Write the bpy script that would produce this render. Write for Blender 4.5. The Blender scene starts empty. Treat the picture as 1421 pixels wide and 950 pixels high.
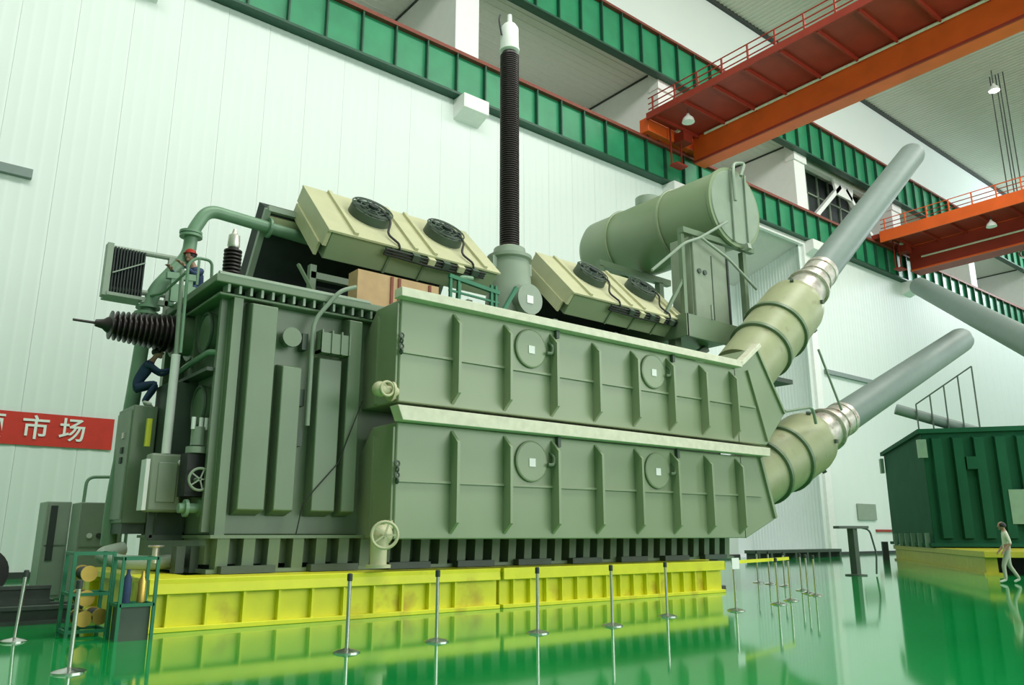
import bpy, bmesh, math, random
from mathutils import Vector as V, Matrix
S = bpy.context.scene
COL = S.collection
random.seed(4)
PI = math.pi

# ---------------------------------------------------------------- camera, world, light, exposure
cd = bpy.data.cameras.new('camera'); cam = bpy.data.objects.new('camera', cd); COL.objects.link(cam)
cd.sensor_width = 36.0; cd.lens = 36 * 1095 / 1421; cd.clip_end = 500
cam.location = (0, 0, 1.5)
cam.rotation_euler = (PI / 2 + math.atan(267 / 1095), 0, math.radians(51.1 - 90))
S.camera = cam
W = bpy.data.worlds.new('world'); S.world = W; W.use_nodes = True
W.node_tree.nodes['Background'].inputs[0].default_value = (0.86, 1.0, 0.92, 1)
W.node_tree.nodes['Background'].inputs[1].default_value = 0.52
def area(name, loc, tgt, sx, sy, power, col=(1, 1, .94)):
    l = bpy.data.lights.new(name, 'AREA'); l.shape = 'RECTANGLE'; l.size = sx; l.size_y = sy; l.energy = power; l.color = col
    o = bpy.data.objects.new(name, l); COL.objects.link(o); o.location = loc
    o.rotation_euler = (V(tgt) - V(loc)).to_track_quat('-Z', 'Y').to_euler(); return o
area('roof_light_bank', (8, 4, 43.5), (14, 24, 0), 36, 14, 12500)
area('roof_light_bank', (55, 4, 43.5), (55, 14, 0), 50, 14, 14000)
area('front_fill_bank', (34, -24, 13), (14, 14, 3), 50, 16, 8500, (.97, 1, .96))  # added low fill for the front faces, no window behind it
area('roof_fill_bank', (118, 16, 36), (80, 22, 40), 16, 8, 8000, (.9, .96, 1))  # added grazing fill that brightens roof deck and upper wall, no gable window
vs = S.view_settings
vs.view_transform = 'Standard'; vs.look = 'None'; vs.gamma = 1; vs.use_curve_mapping = False; vs.exposure = 0.36

# ---------------------------------------------------------------- materials
def mat(name, col, rough=.5, metal=0, var=.06, scale=3, bump=0, spec=.5, emit=0, dirt=None):
    m = bpy.data.materials.new(name); m.use_nodes = True; nt = m.node_tree; b = nt.nodes['Principled BSDF']
    b.inputs['Roughness'].default_value = rough; b.inputs['Metallic'].default_value = metal
    b.inputs['Specular IOR Level'].default_value = spec
    tc = nt.nodes.new('ShaderNodeTexCoord'); n = nt.nodes.new('ShaderNodeTexNoise')
    n.inputs['Scale'].default_value = scale; n.inputs['Detail'].default_value = 4
    nt.links.new(tc.outputs['Object'], n.inputs['Vector'])
    r = nt.nodes.new('ShaderNodeValToRGB'); e = r.color_ramp.elements
    e[0].position = .3; e[1].position = .7
    e[0].color = (*[c * (1 - var) for c in col], 1); e[1].color = (*[min(1, c * (1 + var)) for c in col], 1)
    nt.links.new(n.outputs['Fac'], r.inputs['Fac'])
    out = r.outputs['Color']
    if dirt:
        n2 = nt.nodes.new('ShaderNodeTexNoise'); n2.inputs['Scale'].default_value = dirt[1]; n2.inputs['Detail'].default_value = 6
        nt.links.new(tc.outputs['Object'], n2.inputs['Vector'])
        r2 = nt.nodes.new('ShaderNodeValToRGB'); r2.color_ramp.elements[0].position = .6; r2.color_ramp.elements[1].position = .72
        nt.links.new(n2.outputs['Fac'], r2.inputs['Fac'])
        mx = nt.nodes.new('ShaderNodeMix'); mx.data_type = 'RGBA'
        nt.links.new(r2.outputs['Color'], mx.inputs[0]); nt.links.new(out, mx.inputs[6]); mx.inputs[7].default_value = (*dirt[0], 1)
        out = mx.outputs[2]
    nt.links.new(out, b.inputs['Base Color'])
    if bump:
        bp = nt.nodes.new('ShaderNodeBump'); bp.inputs['Strength'].default_value = bump; bp.inputs['Distance'].default_value = .02
        nt.links.new(n.outputs['Fac'], bp.inputs['Height']); nt.links.new(bp.outputs['Normal'], b.inputs['Normal'])
    if emit:
        b.inputs['Emission Color'].default_value = (1, 1, .95, 1); b.inputs['Emission Strength'].default_value = emit
    return m
M = dict(
    wall=mat('white_cladding', (.74, .81, .78), .55, var=.02, scale=.15),
    pier=mat('white_plaster', (.84, .85, .83), .6, var=.02),
    soffit=mat('grey_soffit_sheet', (.64, .66, .60), .5, var=.03),
    roof=mat('grey_roof_deck', (.60, .63, .56), .3, var=.04, scale=.2),
    dark=mat('dark_trim', (.035, .045, .04), .6),
    floor=mat('green_epoxy', (.003, .29, .06), .07, var=.10, scale=.35, spec=.75),
    tank=mat('tank_paint', (.15, .215, .13), .38, var=.05, scale=1.2, dirt=((.14, .21, .13), .8)),
    turret=mat('turret_paint', (.245, .31, .185), .36, var=.04, scale=.9),
    cream=mat('cream_paint', (.55, .54, .34), .45, var=.05, scale=2),
    dome=mat('dome_paint', (.35, .375, .215), .42, var=.07, scale=2, dirt=((.28, .27, .16), 2.2)),
    pale=mat('pale_timber', (.72, .70, .56), .6, var=.09, scale=5),
    grey=mat('grey_composite', (.19, .245, .225), .5, var=.04, scale=3),
    greyp=mat('grey_green_paint', (.27, .335, .26), .42, var=.05, scale=2),
    brown=mat('brown_porcelain', (.024, .016, .016), .4, var=.15, scale=4),
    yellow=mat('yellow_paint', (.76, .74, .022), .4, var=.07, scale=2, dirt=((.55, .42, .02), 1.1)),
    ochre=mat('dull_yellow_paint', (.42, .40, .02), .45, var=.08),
    beam=mat('green_beam_paint', (.022, .25, .115), .4, var=.12, scale=.8),
    beamd=mat('dark_green_paint', (.008, .075, .04), .45, var=.12),
    rust=mat('red_oxide_paint', (.22, .05, .03), .6, var=.15),
    orange=mat('orange_crane_paint', (.86, .125, .018), .42, var=.10, scale=.6),
    cred=mat('red_crane_paint', (.34, .032, .017), .5, var=.12, scale=.8),
    black=mat('black_rubber', (.012, .015, .013), .55, var=.2),
    shadowed=mat('charcoal_shade', (.02, .03, .028), .7, var=.2),  # charcoal of dark parts; on the rear cooler it stands for underside shade
    steel=mat('brushed_steel', (.60, .60, .57), .22, metal=1, var=.05),
    silver=mat('silver_sheet', (.68, .64, .58), .35, metal=.6, var=.2, scale=6, dirt=((.30, .16, .10), 3)),
    white=mat('white_paint', (.85, .86, .84), .5, var=.03),
    tan=mat('tan_board', (.50, .33, .17), .7, var=.08, scale=4),
    red=mat('red_cloth', (.62, .035, .022), .7, var=.06),
    box=mat('grey_box_paint', (.24, .295, .215), .45, var=.05),
    brass=mat('brass', (.62, .42, .10), .3, metal=.8, var=.15),
    cont=mat('deep_green_paint', (.010, .085, .04), .75, var=.10, scale=.7, spec=.15),
    pipe=mat('pipe_green_paint', (.17, .30, .19), .4, var=.06),
    gframe=mat('teal_green_paint', (.01, .17, .08), .45, var=.1),
    lamp=mat('lamp_glass', (.9, .9, .86), .3, emit=6),
    lampoff=mat('white_enamel', (.8, .8, .77), .3),
    skin=mat('skin', (.38, .22, .15), .5), navy=mat('navy_cloth', (.03, .055, .13), .8, var=.15),
    hair=mat('black_hair', (.012, .011, .010), .6), shirt=mat('pale_cloth', (.62, .62, .50), .8, var=.05),
    trouser=mat('beige_cloth', (.40, .43, .33), .8, var=.06), hat=mat('red_plastic', (.45, .03, .02), .35),
    shoe=mat('dark_leather', (.03, .03, .03), .5), boot=mat('white_shoe', (.7, .7, .66), .6),
    timber=mat('dark_timber', (.035, .05, .04), .6, var=.2, scale=5),
    dkgrey=mat('dark_grey_green', (.06, .09, .065), .5, var=.1),
)

# ---------------------------------------------------------------- mesh helpers
ORG = {}
class MB:
    def __init__(s): s.v = []; s.f = []
    def add(s, vs, fs):
        n = len(s.v); s.v += [tuple(p) for p in vs]; s.f += [tuple(i + n for i in f) for f in fs]; return s
    def box(s, x0, x1, y0, y1, z0, z1):
        vs = [(x, y, z) for x in (x0, x1) for y in (y0, y1) for z in (z0, z1)]
        return s.add(vs, [(0, 1, 3, 2), (4, 6, 7, 5), (0, 4, 5, 1), (2, 3, 7, 6), (0, 2, 6, 4), (1, 5, 7, 3)])
    def obox(s, c, ax, ay, az):
        c, ax, ay, az = V(c), V(ax), V(ay), V(az)
        vs = [c + ax * i + ay * j + az * k for i in (-1, 1) for j in (-1, 1) for k in (-1, 1)]
        return s.add(vs, [(0, 1, 3, 2), (4, 6, 7, 5), (0, 4, 5, 1), (2, 3, 7, 6), (0, 2, 6, 4), (1, 5, 7, 3)])
    def bar(s, a, b, w, h=None):
        a, b = V(a), V(b); h = h or w; d = b - a; L = d.length / 2; d.normalize()
        u = d.cross(V((0, 0, 1)));
        if u.length < .01: u = V((1, 0, 0))
        u.normalize(); t = u.cross(d)
        return s.obox((a + b) / 2, d * L, u * w / 2, t * h / 2)
    def lathe(s, p, d, prof, n=20, caps=True):
        p, d = V(p), V(d).normalized(); u = d.cross(V((0, 0, 1)))
        if u.length < .01: u = V((1, 0, 0))
        u.normalize(); t = d.cross(u); vs = []; fs = []
        for (a, r) in prof:
            for i in range(n):
                q = 2 * PI * i / n; vs.append(p + d * a + (u * math.cos(q) + t * math.sin(q)) * r)
        for k in range(len(prof) - 1):
            for i in range(n):
                j = (i + 1) % n; fs.append((k * n + i, k * n + j, (k + 1) * n + j, (k + 1) * n + i))
        if caps: fs.append(tuple(reversed(range(n)))); fs.append(tuple(range((len(prof) - 1) * n, len(prof) * n)))
        return s.add(vs, fs)
    def cyl(s, a, b, r, r1=None, n=16):
        a, b = V(a), V(b); return s.lathe(a, b - a, [(0, r), ((b - a).length, r if r1 is None else r1)], n)
    def ring(s, p, d, R, r, n=24, m=8):
        p, d = V(p), V(d).normalized(); u = d.cross(V((0, 0, 1)))
        if u.length < .01: u = V((1, 0, 0))
        u.normalize(); t = d.cross(u); vs = []; fs = []
        for i in range(n):
            q = 2 * PI * i / n; e = u * math.cos(q) + t * math.sin(q)
            for j in range(m):
                w = 2 * PI * j / m; vs.append(p + e * (R + r * math.cos(w)) + d * r * math.sin(w))
        for i in range(n):
            for j in range(m):
                a = (i + 1) % n; b = (j + 1) % m; fs.append((i * m + j, a * m + j, a * m + b, i * m + b))
        return s.add(vs, fs)
    def tube(s, pts, r, n=10, res=6, smooth=True):
        P = [V(p) for p in pts]
        if smooth and len(P) > 2:
            Q = [P[0]]
            for i in range(1, len(P) - 1):
                a = P[i - 1] - P[i]; b = P[i + 1] - P[i]; k = min(a.length, b.length) * .4; k = min(k, r * 5)
                A = P[i] + a.normalized() * k; B = P[i] + b.normalized() * k
                for j in range(res + 1):
                    t = j / res; Q.append(A * (1 - t) ** 2 + P[i] * 2 * t * (1 - t) + B * t * t)
            Q.append(P[-1]); P = Q
        vs = []; fs = []; pu = None
        for i, p in enumerate(P):
            d = (P[min(i + 1, len(P) - 1)] - P[max(i - 1, 0)]).normalized()
            u = pu - d * pu.dot(d) if pu else d.cross(V((0, 0, 1)))
            if u.length < .01: u = d.cross(V((1, 0, 0)))
            u.normalize(); pu = u; t = d.cross(u)
            for k in range(n):
                q = 2 * PI * k / n; vs.append(p + (u * math.cos(q) + t * math.sin(q)) * r)
        for i in range(len(P) - 1):
            for k in range(n):
                j = (k + 1) % n; fs.append((i * n + k, i * n + j, (i + 1) * n + j, (i + 1) * n + k))
        fs.append(tuple(reversed(range(n)))); fs.append(tuple(range((len(P) - 1) * n, len(P) * n)))
        return s.add(vs, fs)
    def prism(s, pts, vec):
        P = [V(p) for p in pts]; n = len(P); vec = V(vec)
        vs = P + [p + vec for p in P]
        fs = [tuple(range(n)), tuple(reversed(range(n, 2 * n)))] + [(i, n + i, n + (i + 1) % n, (i + 1) % n) for i in range(n)]
        return s.add(vs, fs)
    def ball(s, c, r, n=12, m=8, sq=(1, 1, 1)):
        c = V(c); vs = []; fs = []
        for i in range(m + 1):
            a = PI * i / m
            for j in range(n):
                b = 2 * PI * j / n
                vs.append(c + V((math.sin(a) * math.cos(b) * sq[0], math.sin(a) * math.sin(b) * sq[1], math.cos(a) * sq[2])) * r)
        for i in range(m):
            for j in range(n):
                k = (j + 1) % n; fs.append((i * n + j, (i + 1) * n + j, (i + 1) * n + k, i * n + k))
        return s.add(vs, fs)
    def mesh(s, name, m, org):
        me = bpy.data.meshes.new(name); me.from_pydata([V(p) - org for p in s.v], [], s.f)
        bm = bmesh.new(); bm.from_mesh(me); bmesh.ops.remove_doubles(bm, verts=bm.verts, dist=1e-6)
        bmesh.ops.recalc_face_normals(bm, faces=bm.faces); bm.to_mesh(me); bm.free()
        for p in me.polygons: p.use_smooth = True
        me.set_sharp_from_angle(angle=math.radians(34)); me.materials.append(m); return me
    def build(s, name, m, parent=None, bevel=0, org=None):
        if parent is not None: o_ = ORG[parent.name]
        elif org is not None: o_ = V(org)
        else:
            xs, ys, zs = zip(*s.v); o_ = V(((min(xs) + max(xs)) / 2, (min(ys) + max(ys)) / 2, min(zs)))
        ob = bpy.data.objects.new(name, s.mesh(name, M[m] if isinstance(m, str) else m, o_)); COL.objects.link(ob)
        if parent is not None: ob.parent = parent
        else: ob.location = o_
        ORG[ob.name] = o_
        if bevel:
            b = ob.modifiers.new('bevel', 'BEVEL'); b.width = bevel; b.segments = 2; b.limit_method = 'ANGLE'
        return ob
def tag(o, label=None, cat=None, group=None, kind=None):
    for k, v in (('label', label), ('category', cat), ('group', group), ('kind', kind)):
        if v: o[k] = v
    return o
def thing(name, label, cat, loc, group=None, rz=0, local=False):
    o = bpy.data.objects.new(name, None); COL.objects.link(o); o.location = loc; o.rotation_euler = (0, 0, rz); o.empty_display_size = .2
    ORG[o.name] = V((0, 0, 0)) if local else V(loc); return tag(o, label, cat, group)
def struct(o): o['kind'] = 'structure'; return o
def copy(o, parent=None, off=None):          # a copy of one piece (shares mesh), optionally moved
    c = o.copy(); COL.objects.link(c)
    if parent is not None: c.parent = parent
    ORG[c.name] = ORG[o.name] + (V(off) if off else V((0, 0, 0)))
    if off: c.location = V(o.location) + V(off)
    return c
def tree(o, parent=None):
    c = o.copy(); COL.objects.link(c); ORG[c.name] = ORG[o.name]
    if parent is not None: c.parent = parent
    for ch in list(o.children): tree(ch, c)
    return c

# ================================================================ SETTING
o = MB().box(-30, 150, -30, 34, -.3, 0).build('floor', 'floor'); struct(o)
# long wall: backing + cladding panels (with a bay recess X 47..58.7 below the crane rail)
wl = MB().box(-30, 47, 33.6, 34.2, 0, 28.5).box(58.7, 150, 33.6, 34.2, 0, 28.5).box(47, 58.7, 40.6, 41, 0, 28.5).build('wall_back', 'wall'); struct(wl)
def panel_mb(x, w, z0, z1, y):              # one sheet with shallow raised ribs
    m = MB(); n = 4; pts = []
    for i in range(n):
        a = x + .004 + (w - .008) * i / n; s_ = (w - .008) / n
        pts += [(a, 0), (a + s_ * .62, 0), (a + s_ * .72, -.009), (a + s_ * .90, -.009), (a + s_ * .999, 0)]
    vs = [(px, y + d - .04, z) for z in (z0, z1) for px, d in pts]; k = len(pts)
    m.add(vs, [(i, i + 1, k + i + 1, k + i) for i in range(k - 1)])
    m.add([(x + .004, y - .04, z0), (x + .004, y - .04, z1), (x + .004, y, z1), (x + .004, y, z0)], [(0, 1, 2, 3)])
    return m
wlf = MB().box(-20.4, -20, -30, 33.4, 0, 44.4).build('wall_left', 'greyp'); struct(wlf)  # unseen end wall, put in to block world light from the left
p0 = panel_mb(-8, 2, 0, 25.6, 33.6).build('cladding_panel', 'wall', wl)
for i in range(1, 60):
    x = -8 + 2 * i
    if 46.9 < x + 1 < 58.7: continue
    copy(p0, wl, (2 * i, 0, 0))
# recess: jamb, sloping soffit
jb = MB().box(58.7, 59.1, 33.6, 40.8, 0, 25.6).build('wall_right', 'wall'); struct(jb)
m = MB(); vs = []; ys = []
for i in range(24):
    a = 33.7 + i * .29; ys += [(a, 0), (a + .18, 0), (a + .21, -.04), (a + .26, -.04)]
m.add([(58.69 + d, y, z) for z in (0, 25.4) for y, d in ys], [(i, i + 1, len(ys) + i + 1, len(ys) + i) for i in range(len(ys) - 1)])
m.build('corrugated_sheet', 'wall', jb)
o = MB().prism([(47, 33.6, 25.6), (47, 40.8, 23.4), (47, 40.8, 23.7), (47, 33.6, 25.9)], (11.7, 0, 0)).build('trim_1', 'soffit'); struct(o)
o = MB().box(46.6, 59.2, 33.3, 33.62, 25.25, 25.6).build('trim_2', 'white'); struct(o)
o = MB().box(58.4, 59.3, 33.3, 33.6, 0, 25.25).build('trim_3', 'white'); struct(o)
o = MB().box(-30, 47, 33.5, 33.56, 0, .22).box(59.3, 150, 33.5, 33.56, 0, .22).build('baseboard_back', 'dark'); struct(o)
# gallery between the two runway levels
g = MB().box(-30, 150, 33.6, 42, 28.3, 28.5).box(-30, 150, 41.6, 42, 28.5, 35).build('wall_gallery', 'soffit'); struct(g)
so = MB().box(-30, 150, 33.7, 42, 34.85, 35.1).build('ceiling_gallery', 'soffit'); struct(so)
rb = MB()
for k in range(12): rb.box(-5, 58, 34.2 + k * .62, 34.2 + k * .62 + .08, 34.83, 34.86)
rb = rb.build('sheet_rib', 'soffit', so)
o = MB().box(-30, 150, 33.9, 34.3, 34.9, 44.6).build('wall_upper', 'wall'); struct(o)
CX = (5.2, 22.9, 40.9, 58.7, 76.3, 94.0, 111.7, 129.4)
for i, x in enumerate(CX):
    c = MB().box(x, x + 1.7, 33.65, 41.6, 28.5, 34.85).build('wall_pier_%d' % (i + 1), 'pier', bevel=.03); struct(c); c.name = 'trim_%d' % (i + 4)
    ORG[c.name] = V((x + .85, 37.625, 28.5))
    MB().box(x - .12, x + 1.82, 33.5, 34.4, 33.3, 34.8).build('capital', 'white', c)
    MB().bar((x - .03, 33.7, 34.78), (x - .03, 41.6, 34.78), .12).build('edge_trim', 'dark', c)
    cb = MB().prism([(x - .1, 33.58, 24.35), (x - .1, 32.5, 24.75), (x - .1, 32.5, 25.6), (x - .1, 33.58, 25.6)], (1.75, 0, 0)).build('trim_%d' % (i + 20), 'white', bevel=.03); struct(cb)
o = MB().box(-30, 150, 33.62, 33.9, 44.25, 44.6).build('trim_40', 'dark'); struct(o)
# braced window bay between X 60.4 and 76.3
wi = MB().box(60.4, 76.3, 36.0, 36.1, 28.5, 34.8).build('window_1', 'shadowed'); struct(wi)
for k in range(9): MB().bar((60.4 + k * 1.98, 35.9, 28.5), (60.4 + k * 1.98, 35.9, 34.8), .14).build('mullion', 'greyp', wi)
for z in (30.5, 32.6): MB().bar((60.4, 35.9, z), (76.3, 35.9, z), .14).build('glazing_bar', 'greyp', wi)
br = MB().bar((60.5, 34.5, 34.2), (76.2, 34.5, 34.2), .5, .45)
for a, b in (((62, 28.6), (67.8, 33.6)), ((74.6, 28.6), (68.8, 33.6))): br.bar((a[0], 34.5, a[1]), (b[0], 34.5, b[1]), .4)
br.prism([(66.4, 34.3, 34.2), (66.9, 34.3, 32.6), (69.7, 34.3, 32.6), (70.2, 34.3, 34.2)], (0, .2, 0))
br = br.build('trim_41', 'white'); struct(br)
# roof
rf = MB().box(-30, 150, -30, 34.3, 44.6, 45).build('ceiling', 'roof'); struct(rf)
m = MB(); pts = []
for i in range(6):
    a = 0 + i * .5; pts += [(a, 0), (a + .28, 0), (a + .34, -.07), (a + .46, -.07)]
pts.append((2.96, 0))
m.add([(20 + px, y, 44.55 + d) for y in (-5, 33.6) for px, d in pts], [(i, i + 1, len(pts) + i + 1, len(pts) + i) for i in range(len(pts) - 1)])
d0 = m.build('roof_sheet', 'roof', rf)
for i in range(1, 43): copy(d0, rf, (3 * i, 0, 0))
# ================================================================ RUNWAY BEAMS
def runway(name, label, z0, z1, yf, x0, x1, group=None):
    t = thing(name, label, 'crane runway', ((x0 + x1) / 2, yf + .35, z0))
    MB().box(x0, x1, yf + .30, yf + .40, z0 + .08, z1 - .1).build('web', 'beam', t)
    MB().box(x0, x1, yf, yf + .64, z0, z0 + .14).build('bottom_flange', 'beamd', t)
    MB().box(x0, x1, yf, yf + .64, z1 - .14, z1).build('top_flange', 'rust', t)
    MB().box(x0, x1, yf + .1, yf + .22, z1, z1 + .16).build('rail', 'rust', t)
    s0 = MB().box(x0 + .6, x0 + .68, yf + .03, yf + .31, z0 + .14, z1 - .14).build('stiffener', 'beamd', t)
    n = int((x1 - x0 - .8) / 2.0)
    for i in range(1, n): copy(s0, t, (2.0 * i, 0, 0))
    return t
runway('runway_beam', 'lower green plate girder along the white wall, carrying the red cranes', 25.62, 28.35, 32.92, -6, 130)
runway('runway_beam', 'upper green plate girder high on the wall above the white piers', 34.0, 37.5, 32.95, 0, 140)

# ================================================================ CRANES
def crane(name, label, xa, xb, xc, zt, ze, zb, mats, y0=-6, lamp_y=None, rail=True):
    t = thing(name, label, 'crane', ((xa + xc) / 2, 32.9, zt - 1))
    MB().box(xa, xb, y0, 32.3, zt - .18, zt).build('walkway_plate', mats[1], t)
    MB().box(xa - .06, xa + .1, y0, 32.3, ze, zt + .12).build('edge_beam', mats[2], t)
    r0 = MB().box(xa + .1, xb, 31.6, 31.72, zt - .42, zt - .18).build('cross_rib', mats[1], t)
    for k in range(1, 13): copy(r0, t, (0, -2.4 * k, 0))
    g = MB().box(xb, xc, y0, 32.2, zb, zt + .05).build('girder', mats[0], t, bevel=.03)
    MB().box(xb - .12, xb, y0, 32.2, zb, zb + .16).box(xb - .12, xb, y0, 32.2, zt - .2, zt - .04).build('girder_flange', mats[2], t)
    MB().tube([(xb - .2, y0, zt - (.35 if zt > 29 else 1.5)), (xb - .2, 31, zt - (.35 if zt > 29 else 1.5))], .09).build('cable_pipe', 'pale', t)
    e = MB().box(xa + .3, xc + 1.6, 32.45, 33.25, 28.55, zt + .1)
    e = e.build('end_carriage', mats[0], t, bevel=.04)
    for x in (xa + .9, xa + 2, xb, xc + 1): MB().cyl((x, 32.9, 28.78), (x, 33.1, 28.78), .3).build('wheel', 'rust', t)
    MB().box(xb - 1.8, xb - .8, 31.6, 32.5, zt - 1.1, zt - .4).build('drive_motor', 'cred', t)
    MB().cyl((xb - 1.9, 32, zt - .1), (xb - .9, 32, zt - .1), .32).build('buffer', 'white', t)
    # maintenance basket hanging beside the rail
    b = MB(); xx = xa + 2.3
    for dx in (0, 1.1): b.bar((xx + dx, 32.2, zt - .2), (xx + dx, 32.2, zt - 3), .09)
    b.box(xx, xx + 1.1, 31.7, 32.4, zt - 3.06, zt - 2.95); b.build('access_basket', 'cred', t)
    if rail:
        p = MB().bar((xa + .1, 31.8, zt), (xa + .1, 31.8, zt + 1.25), .1).build('rail_post', mats[2], t)
        for k in range(1, 14): copy(p, t, (0, -1.9 * k, 0))
        for h in (.42, .82, 1.25): MB().bar((xa + .1, y0 + 2, zt + h), (xa + .1, 32.2, zt + h), .06).build('handrail', 'cred' if h < 1 else mats[2], t)
    if lamp_y is not None:
        m = MB().cyl((xa + 1, lamp_y, ze), (xa + 1, lamp_y, ze - .45), .03)
        m = m.build('lamp_hanger', 'dark', t)
        MB().lathe((xa + 1, lamp_y, ze - 1.0), (0, 0, 1), [(0, .42), (.25, .36), (.5, .12), (.62, .08)], 16).build('lamp_bell', 'lampoff', m)
    return t
crane('overhead_crane', 'nearer overhead travelling crane with the wide orange girder, upper right', 37.95, 42.75, 43.9, 29.5, 29.15, 27.3, ('orange', 'cred', 'cred'), lamp_y=29.6)
crane('overhead_crane', 'farther overhead travelling crane in dark red, behind the inclined grey bushing', 70.2, 75.6, 77.4, 28.9, 27.95, 26.2, ('cred', 'cred', 'orange'), lamp_y=23.3)
# ropes and hook behind the far crane
hk = thing('hoist_rope_set', 'four thin steel hoist ropes with a hook block hanging from the roof at the right', 'hoist', (78.6, 23.5, 26.5))
for k, (x, y) in enumerate(((78.6, 23.95), (78.6, 23.45), (78.6, 23.2), (78.6, 22.8))):
    MB().cyl((x, y, 27.6), (x, y, 44.45), .05, n=8).build('rope', 'dark', hk)
MB().box(78.2, 79, 22.6, 24.2, 26.7, 27.6).build('hook_block', 'yellow', hk, bevel=.05)
MB().ring((78.6, 23.4, 26.3), (1, 0, 0), .4, .1).build('hook', 'steel', hk)
lp = thing('high_bay_lamp', 'bright white bell lamp hanging from the roof near the hoist ropes', 'lamp', (77.5, 23.4, 42))
MB().cyl((77.5, 23.4, 43), (77.5, 23.4, 44.46), .04).build('lamp_hanger', 'dark', lp)
MB().lathe((77.5, 23.4, 42.3), (0, 0, 1), [(0, .5), (.3, .42), (.6, .15), (.75, .1)], 16).build('lamp_shade', 'lampoff', lp)
MB().lathe((77.5, 23.4, 42.2), (0, 0, 1), [(0, .3), (.1, .46)], 16).build('lamp_glass', 'lamp', lp)

# ================================================================ YELLOW SUPPORT BEAMS
def support(name, label, x0, x1, y0, y1, step, ms='yellow'):
    t = thing(name, label, 'beam', ((x0 + x1) / 2, (y0 + y1) / 2, 0), 'yellow beams under the transformer')
    MB().box(x0, x1, y0, y1, .74, .82).box(x0, x1, y0, y0 + .05, .58, .74).build('top_flange', ms, t, bevel=.01)
    MB().box(x0, x1, y0 + .16, y1 - .16, .08, .74).build('web', ms, t)
    MB().box(x0, x1, y0 + .02, y1, 0, .08).build('bottom_flange', ms, t, bevel=.01)
    s0 = MB().box(x0 + .3, x0 + .34, y0 + .05, y0 + .16, .08, .60).build('stiffener', ms, t)
    for i in range(1, int((x1 - x0 - .3) / step)): copy(s0, t, (step * i, 0, 0))
    return t
support('support_beam', 'long yellow steel beam under the front left of the transformer', 3.70, 10.72, 13.66, 14.7, .62)
support('support_beam', 'yellow steel beam with close ribs under the front right of the transformer', 10.80, 18.45, 13.66, 14.7, .47)
support('support_beam', 'yellow steel beam under the back of the transformer, seen past its right end', 3.9, 24.5, 18.6, 19.6, .8)
for x, l in ((3.75, 'yellow cross beam under the left end of the transformer'), (17.2, 'yellow cross beam under the right end of the transformer')):
    t = thing('cross_beam', l, 'beam', (x + .4, 16.65, 0))
    MB().box(x, x + .8, 14.72, 18.58, .72, .82).build('top_flange', 'yellow', t); MB().box(x + .3, x + .5, 14.72, 18.58, .08, .72).build('web', 'yellow', t)
    MB().box(x, x + .8, 14.72, 18.58, 0, .08).build('bottom_flange', 'yellow', t)

# ================================================================ TRANSFORMER
T = thing('power_transformer', 'huge grey-green power transformer standing on yellow support beams', 'transformer', (12.5, 17, .83))
XE = 5.0
tank = MB().box(XE, 20.4, 15.0, 19.4, 1.5, 6.1).build('tank', 'tank', T, bevel=.03)
# front box ribs on the left part of the tank face, posts and corner plate
ri = MB().prism([(5.33, 15.0, 1.85), (5.33, 14.62, 1.95), (5.33, 14.62, 5.88), (5.33, 15.0, 5.97)], (.52, 0, 0)).build('box_rib', 'tank', tank, bevel=.02)
for x0, x1, z1 in ((6.02, 6.42, 4.78), (6.78, 7.28, 5.05), (7.42, 7.72, 5.95)):
    MB().prism([(x0, 15.0, 1.85), (x0, 14.62, 1.95), (x0, 14.62, z1 - .05), (x0, 15.0, z1 + .04)], (x1 - x0, 0, 0)).build('box_rib', 'tank', tank, bevel=.02)
MB().box(5.02, 5.2, 14.78, 15.0, 1.5, 6.0).build('corner_plate', 'tank', tank)
MB().cyl((6.2, 15.0, 5.35), (6.2, 14.74, 5.35), .15).cyl((6.2, 14.74, 5.35), (6.2, 14.68, 5.35), .2).build('lifting_trunnion', 'tank', tank)
for z in (5.15, 4.0, 3.2): MB().box(6.46, 6.58, 14.78, 15.0, z, z + .34).build('mounting_lug', 'dkgrey', tank)
sh = MB().box(6.72, 7.36, 14.45, 14.72, 5.08, 5.14).box(6.72, 7.36, 14.45, 14.48, 5.14, 5.5)
for x in (6.72, 6.94, 7.15, 7.33): sh.box(x, x + .03, 14.42, 14.72, 5.08, 5.55)
sh.build('jacking_bracket', 'tank', tank)
MB().tube([(6.62, 14.66, 3.6), (6.62, 14.66, 5.75), (7.1, 14.5, 6.45), (7.45, 14.5, 6.6)], .045).build('vent_pipe', 'greyp', tank)
MB().tube([(7.75, 14.55, 4.2), (7.3, 14.6, 2.9), (6.6, 14.6, 2.1), (6.5, 14.6, 1.52)], .012, n=6).build('loose_cable', 'black', tank)
# left end of the tank: round port covers and a ledge pipe
for z in (5.45, 3.95):
    MB().cyl((XE, 15.85, z), (XE - .14, 15.85, z), .42, n=28).build('port_cover', 'tank', tank)
    MB().ring((XE - .14, 15.85, z), (1, 0, 0), .40, .035, 28).build('port_flange', 'dkgrey', tank)
MB().tube([(4.94, 15.12, 4.92), (4.8, 15.3, 4.95), (4.8, 16.6, 4.9), (4.8, 17.4, 4.8)], .06).build('end_pipe', 'pipe', tank)
MB().box(4.72, 5.0, 15.1, 17.6, 4.55, 4.62).build('end_shelf', 'dkgrey', tank)
for y in (15.02, 16.5, 17.5, 18.6): MB().box(4.86, 5.0, y, y + .12, 1.55, 6.0).build('end_rib', 'tank', tank)
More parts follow.
